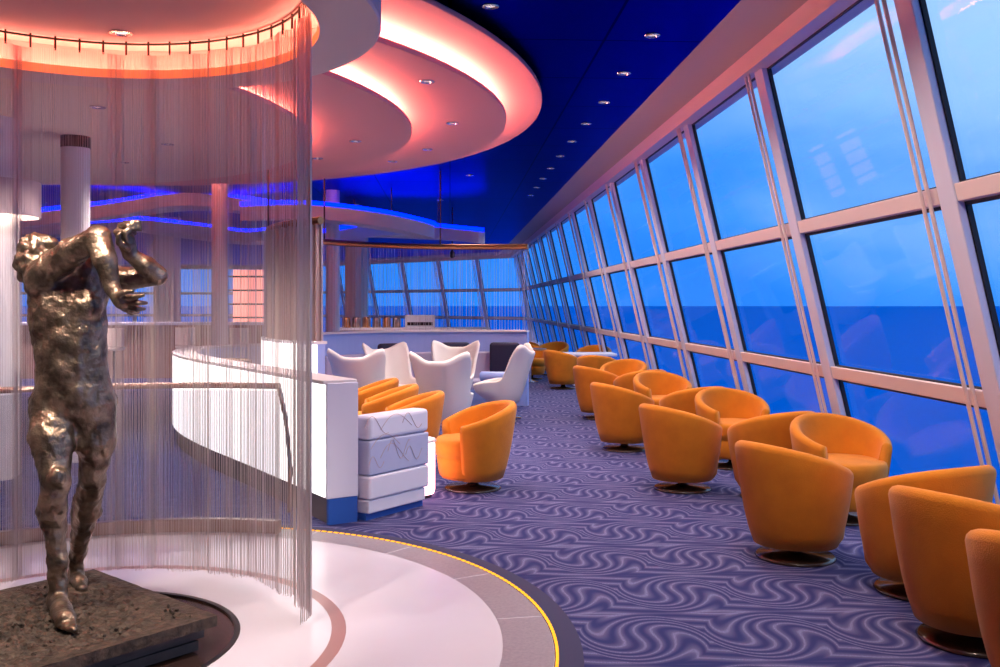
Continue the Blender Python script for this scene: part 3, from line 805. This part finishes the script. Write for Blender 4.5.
# low tables of the far window seats
def low_table(x, y, h, r, label):
    t = empty('low_table', (x, y, 0)); tag(t, label, 'table')
    MB().lathe([(.001, h), (r-.01, h), (r, h-.01), (r, h-.03), (r-.02, h-.04), (.03, h-.04)], 32).build('table_top', M['white_paint'], t)
    MB().tube([(0, 0, .02), (0, 0, h-.03)], .03, 12).build('column', M['chrome'], t)
    MB().lathe([(.001, 0), (.2, 0), (.2, .012), (.03, .03)], 24).build('foot', M['chrome'], t)
    return t
t = empty('low_table', (2.75, 18.55, 0)); tag(t, 'white rectangular low table under the far windows behind the farthest aisle chair', 'table')
MB().box(-.55, .55, -.35, .35, .58, .64).build('table_top', M['lilac'], t, bevel=.02); MB().box(-.3, .3, -.2, .2, 0, .58).build('pedestal', M['lilac'], t)
t = empty('cafe_table', (1.66, 19.2, 0)); tag(t, 'small round orange-brown table on a chrome leg beside the pale blue wall end', 'table')
MB().lathe([(.001, .70), (.33, .70), (.34, .69), (.34, .67), (.03, .66)], 32).build('table_top', M['copper'], t)
MB().tube([(0, 0, .02), (0, 0, .67)], .03, 12).build('column', M['chrome'], t)
MB().lathe([(.001, 0), (.17, 0), (.17, .015), (.03, .06)], 24).build('foot', M['chrome'], t)

# ------------------------------------------------------------------ round pod of low blue wall, chains above
PC = (.30, 12.30); PR = 2.62
pod = empty('pod_wall', (PC[0], PC[1], 0)); tag(pod, 'low curved pale blue wall enclosing the white chairs', 'low wall')
pa = arc(0, 0, PR, R(69), R(229), 60)
MB().strip(pa, -.06, .06, 0, 1.17).build('wall', M['pod_blue'], pod)
MB().strip(pa, -.09, .09, 1.17, 1.20).build('cap', M['white_paint'], pod)
MB().strip(arc(0, 0, PR+.075, R(186), R(229.3), 30), -.012, .012, .12, 1.165).build('white_facing', M['glow_white'], pod)
pc = empty('chain_screen', (PC[0], PC[1], 0)); tag(pc, 'sheer chain screen hanging from a curved copper rail above the pale blue wall', 'curtain')
MB().tube([(*p, 2.53) for p in arc(0, 0, PR, R(69), R(229), 50)], .045, 8).build('copper_rail', M['copper'], pc)
it = []
a = R(69)
while a < R(186):
    it.append((PR*math.cos(a), PR*math.sin(a), 1.2, 2.50, .0035)); a += .017*random.uniform(.5, 1.5)
strands('chain_strands', pc, it, M['chain_light'])
mb = MB(); cl = []                               # gathered drape at the near end, folds as one rippled sheet
lo = []
for z in np.linspace(1.2, 2.50, 6):
    row = []
    for k in range(241):
        a = R(190)+R(39)*k/240; rr_ = PR+.035*math.sin(k*.55)+.02*math.sin(k*.23+1)
        row.append((rr_*math.cos(a), rr_*math.sin(a), z))
    lo.append(row)
mb.loops(lo, False).build('gathered_drape', M['chain_copper'], pc, smooth=True)
for a in (100, 145, 190):
    MB().tube([(PR*math.cos(R(a)), PR*math.sin(R(a)), 2.55), (PR*math.cos(R(a)), PR*math.sin(R(a)), 3.75)], .012, 6).build('hanger', M['dark_metal'], pc)

# sofa along the pod wall with dark cushions
sf = empty('curved_sofa', (PC[0], PC[1], 0)); tag(sf, 'curved lilac sofa against the inside of the pale blue wall', 'sofa')
sa = arc(0, 0, PR-.42, R(72), R(150), 40)
MB().strip(sa, -.30, .30, .06, .30).build('base', M['pod_blue'], sf)
MB().strip(sa, -.32, .28, .30, .45).build('seat', M['sofa_fabric'], sf, bevel=.03)
MB().strip(arc(0, 0, PR-.16, R(72), R(150), 40), -.07, .07, .06, .86).build('backrest', M['sofa_fabric'], sf, bevel=.03)
for i, (a, lb) in enumerate(((121, 'leftmost of the three dark navy back cushions along the pale blue wall'), (95.5, 'middle one of the three dark navy back cushions along the pale blue wall'), (76, 'rightmost of the three dark navy back cushions along the pale blue wall'))):
    c = empty('back_cushion', (PC[0]+(PR-.33)*math.cos(R(a)), PC[1]+(PR-.33)*math.sin(R(a)), .455), R(a-90))
    mb = MB(); mb.box(-.235, .235, -.07, .07, 0, .56)
    mb.build('cover', M['navy_fabric'], c, bevel=.05, smooth=True)
    tag(c, lb, 'cushion', 'navy back cushions')
b = empty('bolster', (PC[0]+1.62*math.cos(R(77)), PC[1]+1.62*math.sin(R(77)), .53), R(-13)); tag(b, 'pale blue round bolster lying on the sofa left of the right egg chair', 'cushion')
mb = MB(); mb.tube([(-.22, 0, 0), (-.20, 0, 0), (.20, 0, 0), (.22, 0, 0)], [.055, .075, .075, .055], 16); mb.build('cover', M['pod_blue'], b, smooth=True)

# ------------------------------------------------------------------ white egg chairs
def make_egg():
    root = empty('egg_chair'); n = 72; m = 22
    def top(ph):                                  # rim height by bearing, 0 = back, 180 = front
        p = abs(ph)
        h = .965+.105*sstep(10, 56, p)**1.3
        h -= .46*sstep(56, 88, p)+.04*sstep(80, 104, p)
        h -= .06*sstep(106, 172, p)
        return h
    def pt_(ph, t, inn):
        H = top(ph); z = .24+(H-.24)*t; p = abs(ph); a = R(ph)
        zz = (z-.24)/.84
        r = .18+.215*zz**.55
        r += .13*sstep(90, 160, p)*sstep(0, .22, zz)
        ear = sstep(30, 55, p)*sstep(95, 60, p)*sstep(.6, 1, zz); r += .045*ear
        off = -.10*zz*zz*sstep(110, 0, p)          # the tall back reclines
        if inn: r = max(.05, r-.05-.04*sstep(100, 150, p)); z = max(z, .34+.02*t) if t < .25 else z
        if t > .995: r -= .025 if not inn else -.02
        return (r*math.sin(a), -r*math.cos(a)+off, z)
    lo = []
    ts = list(np.linspace(0, 1, m))
    for t in ts: lo.append([pt_(360*k/n-180, t, False) for k in range(n)])
    for t in ts[::-1]: lo.append([pt_(360*k/n-180, t, True) for k in range(n)])
    MB().loops(lo, True, True).build('shell', M['white_fabric'], root, smooth=True)
    out = [(.205*math.sin(2*PI*k/40), .24*math.cos(2*PI*k/40)+.075) for k in range(40)]
    MB().loops([[(x*s, y*s, z) for x, y in out] for z, s in ((.33, .9), (.37, .99), (.43, 1.0), (.455, .95), (.462, .7), (.46, .05))], True, True).build('seat_cushion', M['white_fabric'], root, smooth=True)
    MB().tube([(0, 0, .03), (0, 0, .27)], .028, 12).build('column', M['chrome'], root)
    for k in range(4):
        a = PI/4+k*PI/2
        MB().tube([(0, 0, .06), (.15*math.cos(a), .15*math.sin(a), .04), (.30*math.cos(a), .30*math.sin(a), .016)], [.03, .022, .014], 8).build('foot', M['chrome'], root)
    return root
egg = make_egg(); fe = [True]
def put_egg(x, y, face, label):
    o = egg if fe[0] else copy_tree(egg); fe[0] = False
    o.location = (x, y, 0); o.rotation_euler = (0, 0, R(face)); tag(o, label, 'chair', 'white egg chairs in the pod')
put_egg(-.06, 10.95, -14, 'white egg chair with its back to the viewer, centre front of the pod')
put_egg(.74, 12.85, 78, 'white egg chair seen from the side facing left, rightmost in the pod')
put_egg(.05, 13.72, 172, 'white egg chair facing the viewer behind the centre front egg chair')
put_egg(-1.12, 11.75, -8, 'white egg chair with its back to the viewer, left front of the pod')
put_egg(-1.66, 12.62, -75, 'white egg chair at the far left of the pod, half hidden by the partition end')
put_egg(-.78, 13.1, 215, 'white egg chair at the left rear of the pod, turned towards the others')
t = low_table(-.45, 12.25, .48, .40, 'round white low table in the middle of the pod between the egg chairs')
t.name = 'pod_table'

# ------------------------------------------------------------------ columns
def column(x, y, r, z1, label, capz=None):
    c = empty('column', (x, y, 0)); tag(c, label, 'column')
    MB().lathe([(r, 0), (r, z1)], 40).build('shaft', M['white_paint'], c, smooth=True)
    MB().lathe([(r+.02, 0), (r+.02, .12), (r, .13)], 40).build('foot_ring', M['chrome'], c)
    if capz: MB().lathe([(r+.004, capz), (r+.004, z1), (r, z1)], 40).build('metal_collar', M['dark_metal'], c, smooth=True)
    return c
column(-3.56, 9.06, .13, 3.215, 'slim white column with a dark metal collar directly behind the bronze statue', 3.09)
column(-3.70, 15.2, .13, 3.75, 'slim white column rising behind the far end of the white partition')
column(-6.98, 23.4, .32, 3.75, 'thick white column standing in the far bar area right of the statue')
column(-2.40, 24.1, .30, 3.75, 'broad pinkish column behind the left part of the chain screen, beyond the pale counter')
column(-2.2, 17.6, .13, 3.75, 'white column seen through the left part of the chain screen')
c = column(-3.97, 8.22, .25, 3.21, 'thick white column at the left edge of the picture with a drum lamp collar')
MB().lathe([(.26, 2.66), (.42, 2.66), (.42, 2.36), (.40, 2.36), (.39, 2.62), (.26, 2.62)], 40).build('lamp_drum', M['cushion_pink'], c, smooth=False)
MB().lathe([(.27, 2.44), (.36, 2.44), (.36, 2.50), (.27, 2.50)], 40).build('ring_lamp', M['lamp_glow'], c)

# ------------------------------------------------------------------ hanging crescent ceiling sails with blue neon
def sail(name, pts, z, wd, label, tilt=0):
    P = smooth_path([Vector(p) for p in pts], 10); n = len(P)-1
    e_ = empty(name, P[0]); lo = []; neon = []
    for i, p in enumerate(P):
        d = P[min(i+1, n)]-P[max(i-1, 0)]; d.z = 0; d.normalize(); nn = Vector((-d.y, d.x, 0)); q = p-P[0]
        w_ = wd*(math.sin(PI*(i+.15)/(n+.3))**.7)
        a, b = q-nn*w_, q+nn*w_
        lo.append([a, b, b+Vector((0, 0, .24)), a+Vector((0, 0, .24))]); neon.append(q+Vector((0, 0, .285))-nn*w_*.6)
    MB().loops(lo, True, True).build('panel', M['white_paint'], e_)
    MB().tube(neon, .045, 6).build('neon_tube', M['neon_blue'], e_)
    for i in (n//4, 3*n//4):
        q = P[i]-P[0]; MB().tube([q+Vector((0, 0, .23)), q+Vector((0, 0, 3.75-P[i].z))], .01, 6).build('hanger', M['dark_metal'], e_)
    tag(e_, label, 'ceiling sail'); return e_
sail('ceiling_sail', [(-3.6, 16.2, 3.05), (-2.5, 16.6, 3.1), (-1.3, 17.0, 3.0), (-.3, 17.6, 2.85)], 0, .30, 'pale curved ceiling sail with blue neon tapering over the left of the chain screen')
sail('ceiling_sail', [(-2.6, 18.4, 2.75), (-1.6, 19.2, 3.0), (-.5, 19.6, 3.0), (.7, 19.0, 2.85)], 0, .42, 'arched pale ceiling sail with blue neon above the middle of the copper rail')
sail('ceiling_sail', [(-8.0, 17.5, 3.0), (-6.6, 18.2, 3.25), (-5.2, 18.6, 3.5), (-3.9, 18.6, 3.4), (-2.9, 18.2, 3.2)], 0, .55, 'long arched ceiling sail with blue neon seen through the curtain beside the slim column')
sail('ceiling_sail', [(-7.2, 21.5, 3.3), (-6.0, 22.6, 3.2), (-4.8, 23.0, 3.1), (-3.6, 22.6, 3.25)], 0, .60, 'farther pale ceiling sail with blue neon below the long arched one')
sail('ceiling_sail', [(-13, 22.5, 3.3), (-11, 23.5, 3.3), (-9.4, 24, 3.35), (-7.6, 23.6, 3.45)], 0, .6, 'distant ceiling sail with blue neon behind the statue')
pl = empty('pendant_lamp', (.05, 20.5, 2.68)); tag(pl, 'thin dark pendant lamp hanging behind the copper rail', 'pendant lamp')
MB().tube([(0, 0, .1), (0, 0, 1.07)], .014, 6).build('cord', M['dark_metal'], pl)
MB().lathe([(.012, .14), (.05, .08), (.055, -.02), (.02, -.05), (.001, -.05)], 16).build('shade', M['dark_metal'], pl, smooth=True)

# ------------------------------------------------------------------ bar area far left
br = empty('bar_counter', (-6.3, 21.0, 0)); tag(br, 'long brown wooden bar counter in the far room behind the curtain', 'bar counter')
MB().box(-4.2, 2.5, -.3, .3, 0, 1.16).build('front', M['wood'], br)
MB().box(-4.3, 2.6, -.40, .4, 1.16, 1.22).build('worktop', M['lilac'], br, bevel=.01)
MB().box(-4.2, 2.5, -.26, -.20, 0, .10).build('foot_rail', M['chrome'], br)
sh = empty('shelf_unit', (-4.6, 22.6, 0)); tag(sh, 'pink backlit display shelf with dark shelves behind the bar', 'shelf')
MB().box(-.62, .62, .10, .16, 1.1, 2.45).build('lit_back', M['shelf_glow'], sh)
MB().box(-.66, .66, -.10, .16, 0, 1.1).build('cabinet', M['wood'], sh)
for z in (1.30, 1.62, 1.95, 2.28): MB().box(-.70, .66, -.12, .10, z-.02, z+.02).build('shelf_board', M['dark_metal'], sh)
def stool():
    s = empty('bar_stool')
    MB().lathe([(.001, .74), (.17, .74), (.19, .77), (.19, .80), (.001, .82)], 24).build('seat', M['white_fabric'], s, smooth=True)
    MB().strip(arc(0, 0, .19, R(200), R(340), 14), -.02, .02, .82, 1.16).build('backrest', M['white_fabric'], s, bevel=.015)
    MB().tube([(0, 0, .02), (0, 0, .75)], .025, 10).build('column', M['chrome'], s)
    MB().lathe([(.001, 0), (.22, 0), (.22, .012), (.03, .03)], 24).build('foot', M['chrome'], s)
    return s
s0 = stool()
for i, (x, y, lb) in enumerate(((-4.05, 18.3, 'white bar stool left of the gathered drape, above the partition rim'), (-6.35, 18.0, 'white bar stool between the statue and the thick far column'), (-5.2, 18.6, 'white bar stool between the thick far column and the slim column'))):
    o = s0 if i == 0 else copy_tree(s0); o.location = (x, y, 0); o.rotation_euler = (0, 0, R(12*i-8)); tag(o, lb, 'bar stool', 'white bar stools')
# pale service counter beyond the pod, seen through the chains
sv = empty('service_counter', (-.75, 22.5, 0)); tag(sv, 'pale counter with gold tins beyond the pale blue wall', 'counter')
MB().box(-1.9, 1.7, -.3, .3, 0, 1.0).build('front', M['cushion_pink'], sv)
MB().box(-1.9, 1.7, -.35, .35, 1.0, 1.06).build('top', M['white_paint'], sv)
for i in range(7):
    b = MB().lathe([(.001, 0), (.10, 0), (.10, .22), (.07, .25), (.001, .25)], 16).build('tin', M['copper' if i % 2 else 'rail_metal'], None, smooth=True, loc=(-2.72+.24*i, 22.45, 1.06))
    tag(b, 'small metal tin standing in a row on the pale counter beyond the pod', 'tin', 'tins on the far counter')
bx = empty('display_box', (-.72, 22.5, 1.06)); tag(bx, 'white box standing right of the metal tins on the far pale counter', 'box')
mb = MB(); mb.box(-.36, .36, -.16, .16, 0, .30); mb.build('body', M['white_paint'], bx, bevel=.01)
mb = MB(); mb.box(-.30, .30, -.168, -.158, .05, .13); mb.build('slot', M['dark_metal'], bx)
for (x, y, en, col) in ((-5.5, 19.0, 950, (1, .70, .62)), (-8.5, 20.0, 900, (.9, .7, .8)), (-7.5, 16, 900, (1, .72, .66)), (-2.0, 20, 400, (1, .7, .66)), (-14, 24, 300, (1, .7, .62)), (-12, 33, 1000, (1, .75, .7)), (-4, 29, 1300, (1, .72, .7)), (-1, 36, 2200, (1, .72, .7)), (-8, 42, 2500, (1, .72, .7)), (-18, 42, 1500, (1, .72, .7))):  # downlights added to brighten the bar and the far window frames
    downlight(x, y, 3.75, 'small added downlight in the blue ceiling, brightening the far bar room', 'added bar downlights', (en, col, 120))
